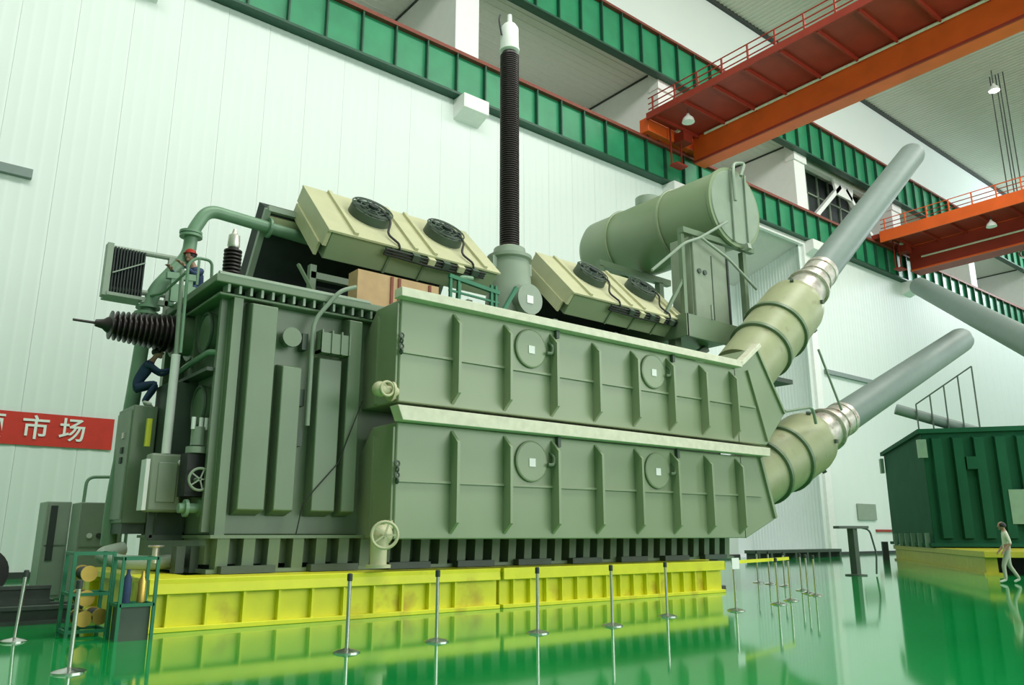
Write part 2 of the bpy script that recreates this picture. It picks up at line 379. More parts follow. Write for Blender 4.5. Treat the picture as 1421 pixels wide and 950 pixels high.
# rim flange with little web plates
rim = MB().box(4.6, 20.6, 14.66, 19.7, 6.2, 6.36).box(4.72, 20.6, 14.76, 19.6, 5.98, 6.04).build('rim_flange', 'tank', T, bevel=.02)
MB().tube([(4.66, 14.72, 6.36), (7.9, 14.72, 6.36)], .07).build('rim_pipe', 'greyp', rim)
w0 = MB().box(4.85, 4.9, 14.70, 15.0, 6.04, 6.2).build('web_plate', 'greyp', rim)
for i in range(1, 16): copy(w0, rim, (.22 * i, 0, 0))
# skirt
sk = MB().box(4.95, 20.2, 15.0, 19.4, .98, 1.5).box(4.9, 20.3, 14.62, 19.5, 1.44, 1.5).box(4.9, 20.3, 14.7, 19.5, .83, .90).build('base_skirt', 'tank', T)
k0 = MB().prism([(5.05, 15, .9), (5.05, 14.70, .9), (5.05, 14.66, 1.44), (5.05, 15, 1.44)], (.22, 0, 0)).build('skirt_rib', 'tank', sk)
for i in range(1, 32): copy(k0, sk, (.478 * i, 0, 0))
for i in range(9): MB().box(5.1 + i * 1.7, 6.1 + i * 1.7, 14.5, 14.7, .83, .96).build('skid_pad', 'dkgrey', sk)
# ---- turret boxes
YF = 13.5
def turret(nm, z0, z1, zr, right, yb):
    m = MB().prism([(7.98, YF, z0), (7.98, YF, z1), (7.98, 14.5, z1 - .02), (7.98, 15.15, z1 - .7), (7.98, 15.15, z0 + .0)], (11.3, 0, 0))
    m.prism([(x, YF, z) for x, z in right], (0, 1.7, 0))
    tb = m.build(nm, 'turret', T, bevel=.025)
    zm = (z0 + z1) / 2 - .05 if z0 > 3 else 2.53
    MB().bar((7.99, YF - .02, zm), (20.1, YF - .02, zm + .06), .07, .05).build('weld_strip', 'turret', tb)
    h = (z1 - z0) / 2 - .12
    r0 = MB().prism([(9.26, YF, zm - h), (9.26, YF - .26, zm - h + .22), (9.26, YF - .26, zm + h - .2), (9.26, YF, zm + h + .06)], (.07, 0, 0)).build('stiffening_rib', 'turret', tb)
    for i in range(1, 8): copy(r0, tb, (1.385 * i, 0, 0))
    for x in (11.42, 15.62):
        z = zm + .56
        MB().cyl((x, YF, z), (x, YF - .06, z), .42, n=32).build('manhole_cover', 'turret', tb)
        MB().ring((x, YF - .03, z), (0, 1, 0), .43, .03, 36).build('manhole_flange', 'turret', tb)
        MB().box(x - .09, x + .09, YF - .075, YF - .055, z - .12, z + .06).build('white_sticker', 'white', tb)['label'] = 'white square sticker'
        hk = MB().tube([(x + .58, YF - .02, z + .22), (x + .60, YF - .14, z + .1), (x + .57, YF - .14, z - .06), (x + .42, YF - .12, z - .06)], .04)
        hk.build('davit_hook', 'tank', tb)
        MB().box(x + .75, x + .84, YF - .1, YF, z + .36, z + .6).build('lug', 'dkgrey', tb)
    c = MB()
    for k in range(4): c.ring((7.98, YF - .06, zm + .32 - .11 * k), (k % 2, 1 - k % 2, 0), .05, .02, 10, 6)
    c.build('shackle', 'dkgrey', tb)
    for y in (13.55, 14.35): MB().box(7.93, 7.99, y, y + .05, z0 + .05, z1 - .1 - (.1 if y > 14 else 0)).build('end_rib', 'turret', tb)
    return tb
tu = turret('turret_box', 4.08, 6.22, 0, [(19.2, 4.08), (19.2, 6.22), (19.35, 6.3), (20.35, 7.0), (21.66, 5.1), (20.6, 4.08)], 15)
tl = turret('turret_box', 1.42, 3.68, 0, [(19.2, 1.42), (19.2, 3.68), (20.15, 3.72), (20.74, 1.95), (19.3, 1.42)], 15)
MB().bar((19.85, YF - .03, 6.25), (20.62, YF - .03, 4.2), .1).build('slant_rib', 'turret', tu)
MB().bar((20.4, YF - .03, 6.95), (21.62, YF - .03, 5.12), .08).build('slant_rib', 'turret', tu)
MB().bar((20.15, YF - .03, 3.7), (20.7, YF - .03, 1.98), .1).build('slant_rib', 'turret', tl)
MB().bar((7.84, 13.4, 6.29), (19.3, 13.4, 6.33), .3, .19).bar((19.28, 13.4, 6.33), (20.3, 13.4, 7.05), .3, .13).build('top_rail', 'pale', T, bevel=.01)['label'] = 'cream rail along the top edge'
MB().prism([(7.82, 13.22, 3.97), (7.94, 13.22, 3.68), (20.3, 13.22, 3.72), (20.34, 13.22, 3.96)], (0, .32, 0)).build('middle_rail', 'pale', T, bevel=.01)['label'] = 'cream timber rail between the two boxes'
# valves at the left lower corners
hw = MB().ring((7.62, 13.2, 1.5), (.5, 1, 0), .24, .03)
for k in range(5):
    a = 2 * PI * k / 5; d = V((1, -.5, 0)).normalized(); hw.bar((7.62, 13.2, 1.5), V((7.62, 13.2, 1.5)) + (d * math.cos(a) + V((0, 0, 1)) * math.sin(a)) * .24, .035)
hw.cyl((7.62, 13.2, 1.5), (7.9, 13.7, 1.5), .05)
vb = MB().cyl((7.7, 13.55, .95), (7.7, 13.55, 1.5), .16).cyl((7.7, 13.55, .9), (7.7, 13.55, .96), .24).ball((7.8, 13.6, 1.5), .2).cyl((7.75, 13.6, 1.5), (8.05, 13.62, 1.75), .1).build('drain_valve', 'cream', T)
hw.build('handwheel', 'cream', vb)
MB().cyl((7.55, 13.6, 4.28), (8.0, 13.6, 4.28), .11).ball((7.62, 13.6, 4.3), .16).cyl((7.85, 13.6, 4.28), (7.9, 13.6, 4.28), .2).ring((7.7, 13.45, 4.3), (0, 1, 0), .14, .025).build('sampling_valve', 'cream', T)
# ---- valve side turrets and bushings (inclined)
def valve(cx, cz, ang, L0, seg, tip, y=14.55):
    d = V((math.cos(ang), 0, math.sin(ang))); p = V((cx, y, cz))
    q = MB().lathe(p, d, seg, 40).build('valve_turret', 'dome', T)
    for a, r in ((seg[1][0], 1.06), (seg[3][0], 1.12)):
        MB().lathe(p + d * (a - .06), d, [(0, r), (.12, r)], 40).build('flange_ring', 'tank', q)
    for k in range(5):
        a = 1.2 * k + .4; u = V((-d.z, 0, d.x)); w = V((0, -1, 0))
        e = u * math.cos(a) + w * math.sin(a); MB().bar(p + d * (L0 - .5) + e * 1.02, p + d * (L0 - .5) + e * 1.14, .12).build('bolt_lug', 'dkgrey', q)
    b = MB().lathe(p + d * (L0 + 2.3), d, [(0, .58), (tip - L0 - 2.65, .57), (tip - L0 - 2.45, .54), (tip - L0 - 2.3, .42)], 28).build('valve_bushing', 'grey', T)
    MB().lathe(p + d * L0, d, [(0, .70), (.9, .68), (.91, .78), (1.0, .78), (1.01, .60), (2.1, .60), (2.11, .63), (2.32, .63)], 28).build('connector_sleeve', 'silver', b)['label'] = 'foil-wrapped metal sleeve'
    for a in (1.55,): MB().lathe(p + d * (L0 + a), d, [(0, .64), (.06, .64)], 28).build('clamp_band', 'silver', b)
    return d, p
SEG = [(0, .94), (1.5, .96), (1.51, 1.0), (2.75, 1.03), (2.76, 1.06), (4.3, 1.06), (4.6, 1.0), (4.8, .84), (4.86, .55)]
valve(21.1, 6.45, math.radians(40.0), 4.85, SEG, 19.4)
valve(20.45, 2.85, math.radians(22.4), 4.85, SEG, 19.7)
MB().tube([(24.0, 13.5, 7.5), (25.3, 13.6, 5.6)], .04).build('stay_rod', 'greyp', T)
MB().tube([(21.7, 13.5, 5.2), (23.3, 13.5, 5.5), (23.6, 13.6, 5.0)], .05).build('stay_pipe', 'greyp', T)
# ---- coolers
def cooler(x0, x1, nm='cooler'):
    A = V((0, 16.0, 8.4)); up = V((0, .70, .714)); nr = V((0, -.714, .70)); H = 2.34; th = .78
    def P(x, s_, n_): return V((x, 0, 0)) + A + up * s_ + nr * n_
    def slab(m, xa, xb, s0, s1, n0, n1):
        return m.add([P(x, s_, n_) for x in (xa, xb) for s_ in (s0, s1) for n_ in (n0, n1)], [(0, 1, 3, 2), (4, 6, 7, 5), (0, 4, 5, 1), (2, 3, 7, 6), (0, 2, 6, 4), (1, 5, 7, 3)])
    c = slab(MB(), x0 + .12, x1 - .05, 0, H, -th, -.05).build(nm, 'turret', T, bevel=.02)
    slab(MB(), x0, x1, -.05, H + .03, -.05, 0).build('front_panel', 'cream', c)['label'] = 'cream sheet face'
    slab(slab(MB(), x0, x0 + .1, -.0, H, -.45, -.05), x0 - .05, x0 + .02, .15, H - .15, -.8, -.45).build('end_plate', 'cream', c)
    W_ = x1 - x0
    for f in (.14, .47, .585, .90): slab(MB(), x0 + W_ * f - .05, x0 + W_ * f + .05, 0, H, 0, .07).build('seam_bar', 'cream', c)
    for f in (.30, .745):
        cx = x0 + W_ * f; p = P(cx, 1.35, 0)
        MB().lathe(p, nr, [(0, .56), (.22, .54), (.24, .47)], 28).build('fan_duct', 'dkgrey', c)
        g = MB()
        for R in (.18, .32, .46, .54): g.ring(p + nr * .28, nr, R, .02, 24, 5)
        for k in range(4):
            a = PI * k / 4; e = V((1, 0, 0)) * math.cos(a) + up * math.sin(a); g.bar(p + nr * .28 - e * .54, p + nr * .28 + e * .54, .03)
        g.build('fan_guard', 'dkgrey', c)
        bl = MB()
        for k in range(6):
            a = PI * k / 3; e = V((1, 0, 0)) * math.cos(a) + up * math.sin(a); s_ = nr.cross(e)
            bl.obox(p + nr * .23 + e * .3, e * .2, s_ * .09 + nr * .02, nr * .012)
        bl.cyl(p + nr * .2, p + nr * .36, .13); bl.build('fan_blade_set', 'shadowed', c)
        MB().tube([p + nr * .28 + V((.25, 0, 0)), P(cx + .3, .75, .3), P(cx + .15, .4, .08), P(cx + .35, 0, .06), P(cx + .4, -.1, -.1)], .03).build('fan_cable', 'black', c)
    tb = MB()
    for k in range(3): tb.tube([P(x0 + W_ * .3, -.1, -.1 - .07 * k), P(x0 + W_ * .55, -.12 - .04 * k, -.1 - .07 * k), P(x1 - .5, -.1, -.1 - .07 * k)], .03)
    tb.build('cable_loom', 'black', c)
    for k in range(5): slab(MB(), x0 + W_ * (.45 + .09 * k), x0 + W_ * (.45 + .09 * k) + .2, -.2, -.03, -.22, -.05).build('junction_box', 'cream' if k % 2 else 'dkgrey', c)
    for k in range(3): slab(MB(), x0 + W_ * (.34 + .2 * k), x0 + W_ * (.34 + .2 * k) + .06, -.04, 0, -th, -.05).build('bottom_rib', 'tank', c)
    # back row, leaning against it, seen from underneath
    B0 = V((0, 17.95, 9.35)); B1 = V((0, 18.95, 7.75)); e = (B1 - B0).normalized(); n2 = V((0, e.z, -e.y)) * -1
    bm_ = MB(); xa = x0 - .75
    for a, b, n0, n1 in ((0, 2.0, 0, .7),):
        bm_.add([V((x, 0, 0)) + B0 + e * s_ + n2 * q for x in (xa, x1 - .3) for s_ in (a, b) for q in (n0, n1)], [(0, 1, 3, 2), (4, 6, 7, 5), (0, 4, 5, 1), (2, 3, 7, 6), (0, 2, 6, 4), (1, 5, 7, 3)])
    bk = bm_.build('rear_cooler', 'shadowed', T)  # shade of the underside is put into this near-black colour
    fr = MB()
    for xx in (xa, x1 - .35): fr.bar(V((xx, 0, 0)) + B0 - n2 * .05, V((xx, 0, 0)) + B0 + e * 2.05 - n2 * .05, .14)
    fr.bar(V((xa, 0, 0)) + B0 - n2 * .05, V((x1 - .3, 0, 0)) + B0 - n2 * .05, .14).build('rear_frame', 'greyp', bk)
    MB().obox(V(((xa + x1 - .3) / 2, 0, 0)) + B0 + e * .3 - n2 * .04, V(((x1 - .3 - xa) / 2, 0, 0)), e * .14, n2 * .05).build('header_plate', 'cream', bk)
    # legs and frame
    f = MB()
    for xx in (x0 + .05, x0 + W_ * .5, x1 - .4):
        f.bar((xx, 16.9, 6.36), (xx, 16.9, 7.75), .16); f.bar((xx, 18.9, 6.36), (xx, 18.9, 7.8), .16)
        f.bar((xx, 16.2, 6.5), (xx - .35, 16.9, 7.7), .07)
    f.bar((x0, 16.9, 7.5), (x1, 16.9, 7.5), .16); f.bar((x0, 18.9, 7.5), (x1, 18.9, 7.5), .16)
    f.build('cooler_frame', 'tank', T)
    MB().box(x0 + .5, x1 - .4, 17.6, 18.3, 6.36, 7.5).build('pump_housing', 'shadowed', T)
    return c
cooler(7.46, 12.5); cooler(15.2, 20.45)
# ---- vertical bushing
vt = MB().lathe((13.62, 17, 6.3), (0, 0, 1), [(0, .85), (.6, .82), (1.5, .72), (2.4, .62), (2.9, .58), (2.95, .66), (3.05, .66), (3.06, .50), (3.3, .46)], 32).build('bushing_turret', 'greyp', T)
MB().cyl((13.62, 16.2, 7.95), (13.62, 16.95, 7.95), .42, n=28).build('inspection_neck', 'greyp', vt)
mh = MB().cyl((13.55, 15.98, 7.85), (13.55, 16.2, 7.85), .44, n=28).build('inspection_cover', 'greyp', vt)
MB().box(13.42, 13.64, 15.96, 15.98, 7.72, 7.94).build('white_sticker', 'white', vt)['label'] = 'white square sticker'
for sx in (-1, 1):
    MB().box(13.62 + sx * .6 - .12, 13.62 + sx * .6 + .12, 16.85, 17.15, 8.9, 9.25).build('lifting_lug', 'greyp', vt)
pr = [(0, .28)]; z = .05
while z < 6.35: pr += [(z, .25), (z + .015, .295), (z + .045, .295), (z + .055, .25)]; z += .07
pr += [(6.4, .25), (6.5, .2)]
ins = MB().lathe((13.62, 17, 9.65), (0, 0, 1), pr, 24).build('vertical_bushing', 'brown', T)
MB().lathe((13.62, 17, 9.36), (0, 0, 1), [(0, .44), (.12, .44), (.13, .33), (.3, .33)], 24).build('base_collar', 'pale', ins)
MB().lathe((13.62, 17, 16.1), (0, 0, 1), [(0, .22), (.05, .31), (.12, .31), (.13, .29), (.85, .28), (.98, .2), (1.0, .08), (1.35, .07)], 24).build('terminal_cap', 'white', ins)['label'] = 'white metal terminal cap'
MB().tube([(13.3, 17, 16.6), (13.2, 17, 17.1), (13.25, 17, 17.3)], .03).build('terminal_lead', 'dark', ins)
# ---- conservator
cn = MB().lathe((23.15, 15.9, 13.1), (0, 1, 0), [(0, 1.36), (.02, 1.46), (6.4, 1.46), (6.7, 1.28), (6.8, .86), (6.82, .01)], 48).build('conservator', 'turret', T)
MB().lathe((23.15, 15.75, 13.1), (0, 1, 0), [(0, 1.52), (.12, 1.52)], 48).build('end_flange', 'turret', cn)
MB().lathe((23.15, 15.71, 13.1), (0, 1, 0), [(0, 1.38), (.04, 1.40)], 48).build('end_plate', 'greyp', cn)
for x in (22.9, 23.75): MB().bar((x, 15.66, 11.7), (x, 15.66, 14.5), .09, .06).build('end_rib', 'greyp', cn)
for yy in (18.2, 20.9): MB().ring((23.15, yy, 13.1), (0, 1, 0), 1.48, .06, 48).build('saddle_band', 'turret', cn)
MB().tube([(23.3, 15.5, 14.3), (23.6, 15.5, 14.9), (23.2, 15.7, 14.85), (22.9, 15.55, 14.4), (22.85, 15.5, 13.2)], .06).build('gauge_pipe', 'greyp', cn)
MB().box(23.15, 23.55, 16.2, 16.8, 14.6, 14.8).cyl((23.3, 20, 14.6), (23.3, 20, 14.95), .5).build('top_hatch', 'greyp', cn)
MB().bar((23.5, 15.6, 11.7), (23.5, 15.55, 11.5), .2).build('drain_nozzle', 'greyp', cn)
# cabinet and platform under the conservator
cbn = MB().box(20.9, 22.75, 16.0, 17.0, 8.5, 11.55).build('conservator_cabinet', 'box', T, bevel=.03)
MB().box(21.85, 21.89, 15.98, 16.0, 8.55, 11.0).build('door_seam', 'dkgrey', cbn)
MB().box(20.86, 20.9, 16.1, 16.9, 8.6, 11.4).build('side_door', 'box', cbn)
for x in (21.15, 21.45): MB().cyl((x, 15.95, 10.3), (x, 16.0, 10.3), .09).build('gauge', 'dkgrey', cbn)
MB().box(22.72, 22.8, 15.95, 16.05, 8.5, 11.2).build('cabinet_edge', 'dark', cbn)
for a, b, w in (((20.4, 16.1, 8.5), (20.4, 16.1, 11.7), .16), ((20.4, 20, 6.36), (20.4, 20, 11.4), .25), ((23.8, 20, 6.36), (23.8, 20, 11.4), .25), ((23.9, 16.1, 8.5), (23.9, 16.1, 11.6), .2)):
    MB().bar(a, b, w).build('conservator_post', 'tank', T)
for a, b, w in (((20.3, 16.0, 11.6), (24.4, 16.0, 11.75), .2), ((20.3, 20, 11.5), (24.4, 20, 11.5), .25), ((19.2, 16.1, 8.2), (20.4, 16.1, 9.9), .1)):
    MB().bar(a, b, w).build('conservator_bar', 'tank', T)
MB().tube([(18.6, 15.9, 9.75), (20.1, 15.7, 11.0), (20.9, 15.7, 11.35), (22.4, 15.6, 12.3)], .05).build('breather_pipe', 'greyp', T)
MB().tube([(20.95, 15.7, 11.4), (22.5, 15.7, 10.95), (24.2, 15.8, 10.2)], .05).build('breather_pipe', 'greyp', T)
pf = MB().box(19.9, 24.0, 15.7, 20.4, 8.35, 8.5).box(19.9, 24.0, 15.62, 15.72, 7.75, 8.5).box(19.86, 19.96, 15.62, 20.4, 7.75, 8.5).build('platform', 'tank', T)
MB().bar((20.3, 16.5, 6.3), (20.3, 16.5, 8.35), .3).bar((20.3, 19.2, 6.3), (20.3, 19.2, 8.35), .3).bar((20.4, 17.9, 6.4), (23.8, 17.9, 8.3), .25).build('platform_bracket', 'tank', pf)
for x in (21.2, 23.1, 23.5): MB().bar((x, 15.6, 8.5), (x, 15.6, 9.0), .06).build('cleat', 'greyp', pf)
MB().box(20.9, 24.6, 14.9, 16.0, 6.6, 6.75).build('lower_ledge', 'dkgrey', pf)
# ---- green pump frame behind the top rail
gf = MB()
for x in (10.75, 11.0, 12.05, 12.2): gf.bar((x, 15.8, 6.36), (x, 15.8, 7.9), .07)
gf.bar((10.7, 15.8, 7.88), (12.3, 15.8, 7.72), .1); gf.bar((10.7, 15.8, 7.5), (12.3, 15.8, 7.45), .05); gf.bar((12.1, 15.8, 6.7), (12.9, 15.8, 8.0), .1)
gf.build('pump_frame', 'gframe', T)
MB().tube([(11.0, 15.9, 6.5), (11.1, 15.9, 7.95), (11.5, 15.9, 7.98)], .07).cyl((11.8, 15.9, 6.5), (11.8, 15.9, 7.2), .2).build('oil_pump', 'pipe', T)
# ---- side (horizontal) bushing on the left end
pr = [(0, .33)]; a = .06
for k in range(13):
    R = .40 - .009 * k; pr += [(a, R - .12), (a + .03, R), (a + .05, R), (a + .075, R - .12)]; a += .098
pr += [(a + .02, .15), (a + .08, .10), (a + .22, .07), (a + .23, .028), (a + .62, .025)]
sb = MB().lathe((4.62, 17, 5.6), (-1, 0, 0), pr, 28).build('side_bushing', 'brown', T)
MB().lathe((5.0, 17, 5.6), (-1, 0, 0), [(0, .52), (.1, .52), (.11, .42), (.34, .42), (.35, .48), (.42, .48)], 28).build('bushing_flange', 'tank', sb)
# ---- main oil pipe, radiator pack on the left, supports
op = MB().tube([(7.9, 18, 8.82), (5.3, 18, 8.95), (5.0, 18, 8.3), (4.98, 18, 7.75), (4.35, 18, 6.8), (4.24, 18, 6.3), (4.15, 18, 4.3), (4.0, 18, 2.2), (4.0, 18, 1.3)], .15, n=14, res=8).build('oil_pipe', 'pipe', T)
for p, d in (((4.99, 18, 8.2), (0, 0, 1)), ((4.98, 18, 8.28), (0, 0, 1)), ((4.24, 18, 6.35), (0, 0, 1)), ((4.22, 18, 6.2), (0, 0, 1)), ((6.8, 18, 8.87), (1, 0, 0))):
    MB().lathe(p, d, [(-.03, .25), (.03, .25)], 20).build('pipe_flange', 'pipe', op)
rp = MB().tube([(3.35, 18, 7.55), (4.95, 18, 7.6)], .06).tube([(3.35, 18, 6.62), (4.6, 18, 6.7)], .06).bar((3.34, 18, 6.45), (3.34, 18, 7.62), .12, .25).bar((4.62, 18, 5.9), (4.62, 18, 7.6), .12).bar((4.05, 18, 6.5), (4.65, 18, 6.5), .12).build('radiator_pack', 'greyp', T)
f0 = MB().prism([(3.42, 17.86, 6.52), (3.45, 17.86, 6.52), (3.45, 17.86, 7.55), (3.42, 17.86, 7.55)], (0, .5, 0)).build('fin', 'shadowed', rp)
for i in range(1, 11): copy(f0, rp, (.06 * i, 0, 0))
MB().bar((3.42, 17.84, 6.95), (4.05, 17.84, 7.3), .025).build('fin_brace', 'greyp', rp)
MB().box(3.36, 4.08, 17.85, 18.4, 6.46, 6.53).build('bottom_header', 'greyp', rp)
# ladder / handrail on the left end of the lid
hr = MB().tube([(4.32, 15.5, 4.9), (4.3, 15.5, 6.7), (4.45, 15.5, 6.86), (4.75, 15.5, 6.86), (4.78, 15.5, 6.3)], .03)
for x in (4.5,): hr.bar((x, 15.5, 6.3), (x, 15.5, 6.86), .04)
hr.tube([(4.3, 15.6, 6.55), (4.4, 17.5, 6.6), (4.2, 18, 6.6)], .03); hr.build('hand_rail', 'pipe', T)
MB().bar((4.55, 17.4, 6.3), (4.55, 17.4, 6.95), .1).bar((4.9, 17.4, 6.3), (4.9, 17.4, 7.0), .1).bar((4.4, 17.4, 6.98), (5.0, 17.4, 7.02), .14).box(4.5, 5.0, 17.3, 17.36, 6.4, 6.8).build('lid_bracket', 'pipe', T)
pb = MB().lathe((5.0, 15.05, 6.36), (0, 0, 1), [(0, .16), (.1, .16)] + [q for k in range(7) for q in ((.14 + .075 * k, .11), (.16 + .075 * k, .175), (.19 + .075 * k, .175), (.2 + .075 * k, .11))] + [(.72, .1)], 18).build('post_bushing', 'brown', T)
MB().lathe((5.0, 15.05, 7.06), (0, 0, 1), [(0, .1), (.04, .12), (.26, .11), (.3, .06), (.4, .03)], 18).build('terminal_cap', 'silver', pb)
# pipes at the foot of the left end
MB().tube([(3.95, 16.6, 1.25), (3.5, 16.4, 1.15), (3.75, 15.9, 1.02), (4.3, 15.8, 1.0), (4.95, 15.8, 1.05)], .13, n=14).build('drain_pipe', 'greyp', T)
MB().cyl((4.3, 15.7, 1.0), (4.3, 15.7, 1.28), .06).ring((4.3, 15.7, 1.3), (0, 0, 1), .12, .02).build('drain_cock', 'silver', T)
for x in (4.55, 4.8): MB().box(x, x + .15, 15.3, 15.6, .83, 1.3).build('foot_bracket', 'dkgrey', T)
# valve cluster on the left end
vc = MB().cyl((4.78, 15.45, 3.15), (4.78, 15.45, 3.5), .13).cyl((4.78, 15.45, 2.2), (4.78, 15.45, 3.1), .1).cyl((4.78, 15.45, 3.0), (4.78, 15.45, 3.12), .2).build('valve_cluster', 'greyp', T)
for dx in (-.12, .02, .12): MB().cyl((4.78 + dx, 15.4, 3.45), (4.78 + dx, 15.4, 3.68), .04).build('relief_nozzle', 'white', vc)
MB().box(4.6, 5.0, 15.35, 15.8, 2.2, 3.0).build('valve_body', 'black', vc)
h = MB().ring((4.78, 15.1, 2.5), (0, 1, 0), .2, .025)
for k in range(5): a = 2 * PI * k / 5; h.bar((4.78, 15.1, 2.5), (4.78 + .2 * math.cos(a), 15.1, 2.5 + .2 * math.sin(a)), .025)
h.cyl((4.78, 15.1, 2.5), (4.78, 15.4, 2.5), .04).build('handwheel', 'box', vc)
MB().cyl((4.5, 15.3, 1.98), (5.0, 15.3, 1.98), .09).cyl((4.6, 15.3, 1.98), (4.66, 15.3, 1.98), .16).cyl((4.86, 15.3, 1.98), (4.92, 15.3, 1.98), .16).build('valve_pipe', 'pipe', vc)
# tall control cabinet on the left end
cc = MB().box(3.96, 4.42, 17.0, 18.2, 1.72, 4.05).build('control_cabinet', 'tank', T, bevel=.02)
MB().box(3.93, 3.96, 17.08, 18.12, 1.8, 3.95).build('cabinet_door', 'box', cc)
for z in (2.9, 3.1, 3.4): MB().box(3.90, 3.94, 17.35, 17.5, z, z + .12).build('name_plate', 'dark' if z != 3.4 else 'silver', cc)
MB().box(3.98, 4.40, 17.02, 18.1, 1.52, 1.72).build('cable_box', 'dkgrey', cc)
MB().bar((4.4, 17.8, 3.6), (5.0, 17.8, 3.6), .1).bar((4.4, 17.8, 2.0), (5.0, 17.8, 2.0), .1).build('wall_bracket', 'dkgrey', cc)
# terminal box, conduit
tx = MB().box(4.12, 4.74, 16.0, 16.35, 1.92, 3.02).build('terminal_box', 'box', T, bevel=.05)
MB().box(4.27, 4.62, 15.97, 16.0, 2.1, 2.85).build('box_door', 'box', tx, bevel=.02)
MB().box(4.05, 4.12, 16.0, 16.35, 1.95, 2.9).build('box_side_plate', 'white', tx)
MB().cyl((4.68, 15.9, 2.86), (4.68, 16.0, 2.86), .06).build('lock', 'white', tx)
MB().bar((4.74, 16.2, 2.5), (5.0, 16.2, 2.5), .12).build('box_strut', 'dkgrey', tx)
MB().bar((4.3, 16.3, 1.45), (4.3, 16.3, 1.95), .1).bar((4.3, 16.3, 1.45), (5.0, 16.3, 1.45), .1).build('box_bracket', 'dkgrey', tx)
cdt = MB().cyl((4.41, 16.1, 3.02), (4.41, 16.1, 4.98), .085).build('cable_conduit', 'white', T)
MB().cyl((4.41, 16.1, 4.98), (4.36, 16.1, 6.75), .045).build('upper_tube', 'greyp', cdt)
MB().bar((4.2, 16.7, 3.2), (4.2, 16.7, 3.75), .09).build('yellow_bar', 'yellow', T)
MB().box(4.45, 4.95, 16.4, 17.4, 1.5, 4.5).build('cable_duct', 'dkgrey', T)
# tan crate under the left cooler (rests on the lid)
cr = thing('wooden_crate', 'plain tan plywood crate on the transformer lid beneath the left cooler', 'crate', (9.1, 15.7, 6.37))
MB().box(8.0, 10.2, 15.5, 15.95, 6.37, 7.4).build('crate_body', 'tan', cr)
for x in (9.15, 9.35, 10.2): MB().box(x - .3, x - .23, 15.47, 15.5, 6.37, 7.38).build('batten', 'rust', cr)
sh = thing('rag', 'small white cloth lying before the green pump frame on the lid', 'cloth', (11.25, 15.4, 6.37))
MB().prism([(11.05, 15.35, 6.95), (11.5, 15.35, 7.0), (11.45, 15.35, 6.37), (11.2, 15.35, 6.5)], (0, .05, 0)).build('cloth', 'white', sh)

# ================================================================ FLOOR THINGS
def stanchion(x, y, label, first=None, lean=0, kind=0):
    t = thing('stanchion', label, 'barrier post', (x, y, 0), 'polished barrier posts around the transformer')
    if first is None:
        MB().lathe((x, y, 0), (0, 0, 1), [(0, .18), (.015, .18), (.035, .13), (.05, .05), (.06, .03)], 24).build('base', 'steel', t)
        MB().cyl((x, y, .05), (x, y, .92), .026, n=12).build('post', 'steel', t)
        MB().lathe((x, y, .9), (0, 0, 1), [(0, .03), (.005, .036), (.09, .036), (.1, .02)], 12).build('cap', 'dark', t)
    else:
        for ch in first.children: tree(ch, t)
    t.rotation_euler = (0, lean, 0)
    return t
ST = [(5.24, 9.96, 'third barrier post from the left, in front of the yellow beam with the light streak'), (6.76, 10.12, 'fourth barrier post from the left, before the middle of the yellow beams'), (8.58, 9.99, 'fifth barrier post from the left, before the seam of the two yellow beams'),
      (10.23, 9.96, 'sixth barrier post from the left, before the close-ribbed yellow beam'), (12.19, 10.42, 'seventh barrier post from the left, near the end of the yellow beams'), (14.2, 10.31, 'barrier post with the white paper notice on its top'),
      (2.08, 10.5, 'second barrier post from the left, in front of the green reel rack'), (2.0, 13.97, 'leftmost barrier post, at the left edge before the dark rails'),
      (16.24, 10.65, 'left nearest post of the far cluster of barrier posts'), (17.35, 11.04, 'post of the far cluster where the yellow tape ends'), (20.71, 12.8, 'middle post of the far cluster of barrier posts'), (19.28, 11.54, 'rightmost post of the far cluster of barrier posts'),
      (19.82, 12.08, 'second post from the right in the far cluster of barrier posts'), (23.01, 15.78, 'farthest left post of the far cluster, behind the yellow tape'), (22.63, 15.1, 'second farthest post of the far cluster, behind the yellow tape'), (22.03, 14.18, 'third farthest post of the far cluster of barrier posts')]
f_ = None
for i, (x, y, l) in enumerate(ST):
    s_ = stanchion(x, y, l, f_, lean=(.04 if i == 7 else 0))
    f_ = f_ or s_
n = thing('paper_notice', 'small white paper notice fixed to a barrier post beside the yellow beam end', 'sign', (14.2, 10.27, .82))
MB().box(14.08, 14.32, 10.25, 10.26, .82, 1.04).build('sheet', 'white', n)
tp = MB().bar((14.25, 10.36, .95), (17.33, 11.0, .96), .012, .07).build('barrier_tape', 'yellow'); tag(tp, 'thin yellow tape stretched between barrier posts right of the yellow beams', 'tape')
# reel rack and step stand left of the beam
rk = thing('reel_rack', 'green tubular rack holding brass-rimmed reels left of the yellow beam', 'rack', (2.95, 14.2, 0))
m = MB()
for x in (2.65, 3.2):
    for y in (13.9, 14.5): m.bar((x, y, 0), (x, y, 1.25), .05)
for z in (.08, .62, 1.22):
    for y in (13.9, 14.5): m.bar((2.65, y, z), (3.2, y, z), .045)
    for x in (2.65, 3.2): m.bar((x, 13.9, z), (x, 14.5, z), .045)
m.build('frame', 'gframe', rk)
for x, z in ((2.88, .26), (2.88, .56), (2.88, .92), (3.1, .28)):
    r_ = MB().cyl((x, 13.98, z), (x, 14.42, z), .10, n=18).build('reel', 'black', rk)
    for y in (13.93, 14.42): MB().lathe((x, y, z), (0, 1, 0), [(0, .12), (.05, .12)], 18).build('rim', 'brass', r_)
stn = thing('step_stand', 'green tubular stand with a dark box in it, touching the yellow beam end', 'stand', (3.35, 13.2, 0))
m = MB()
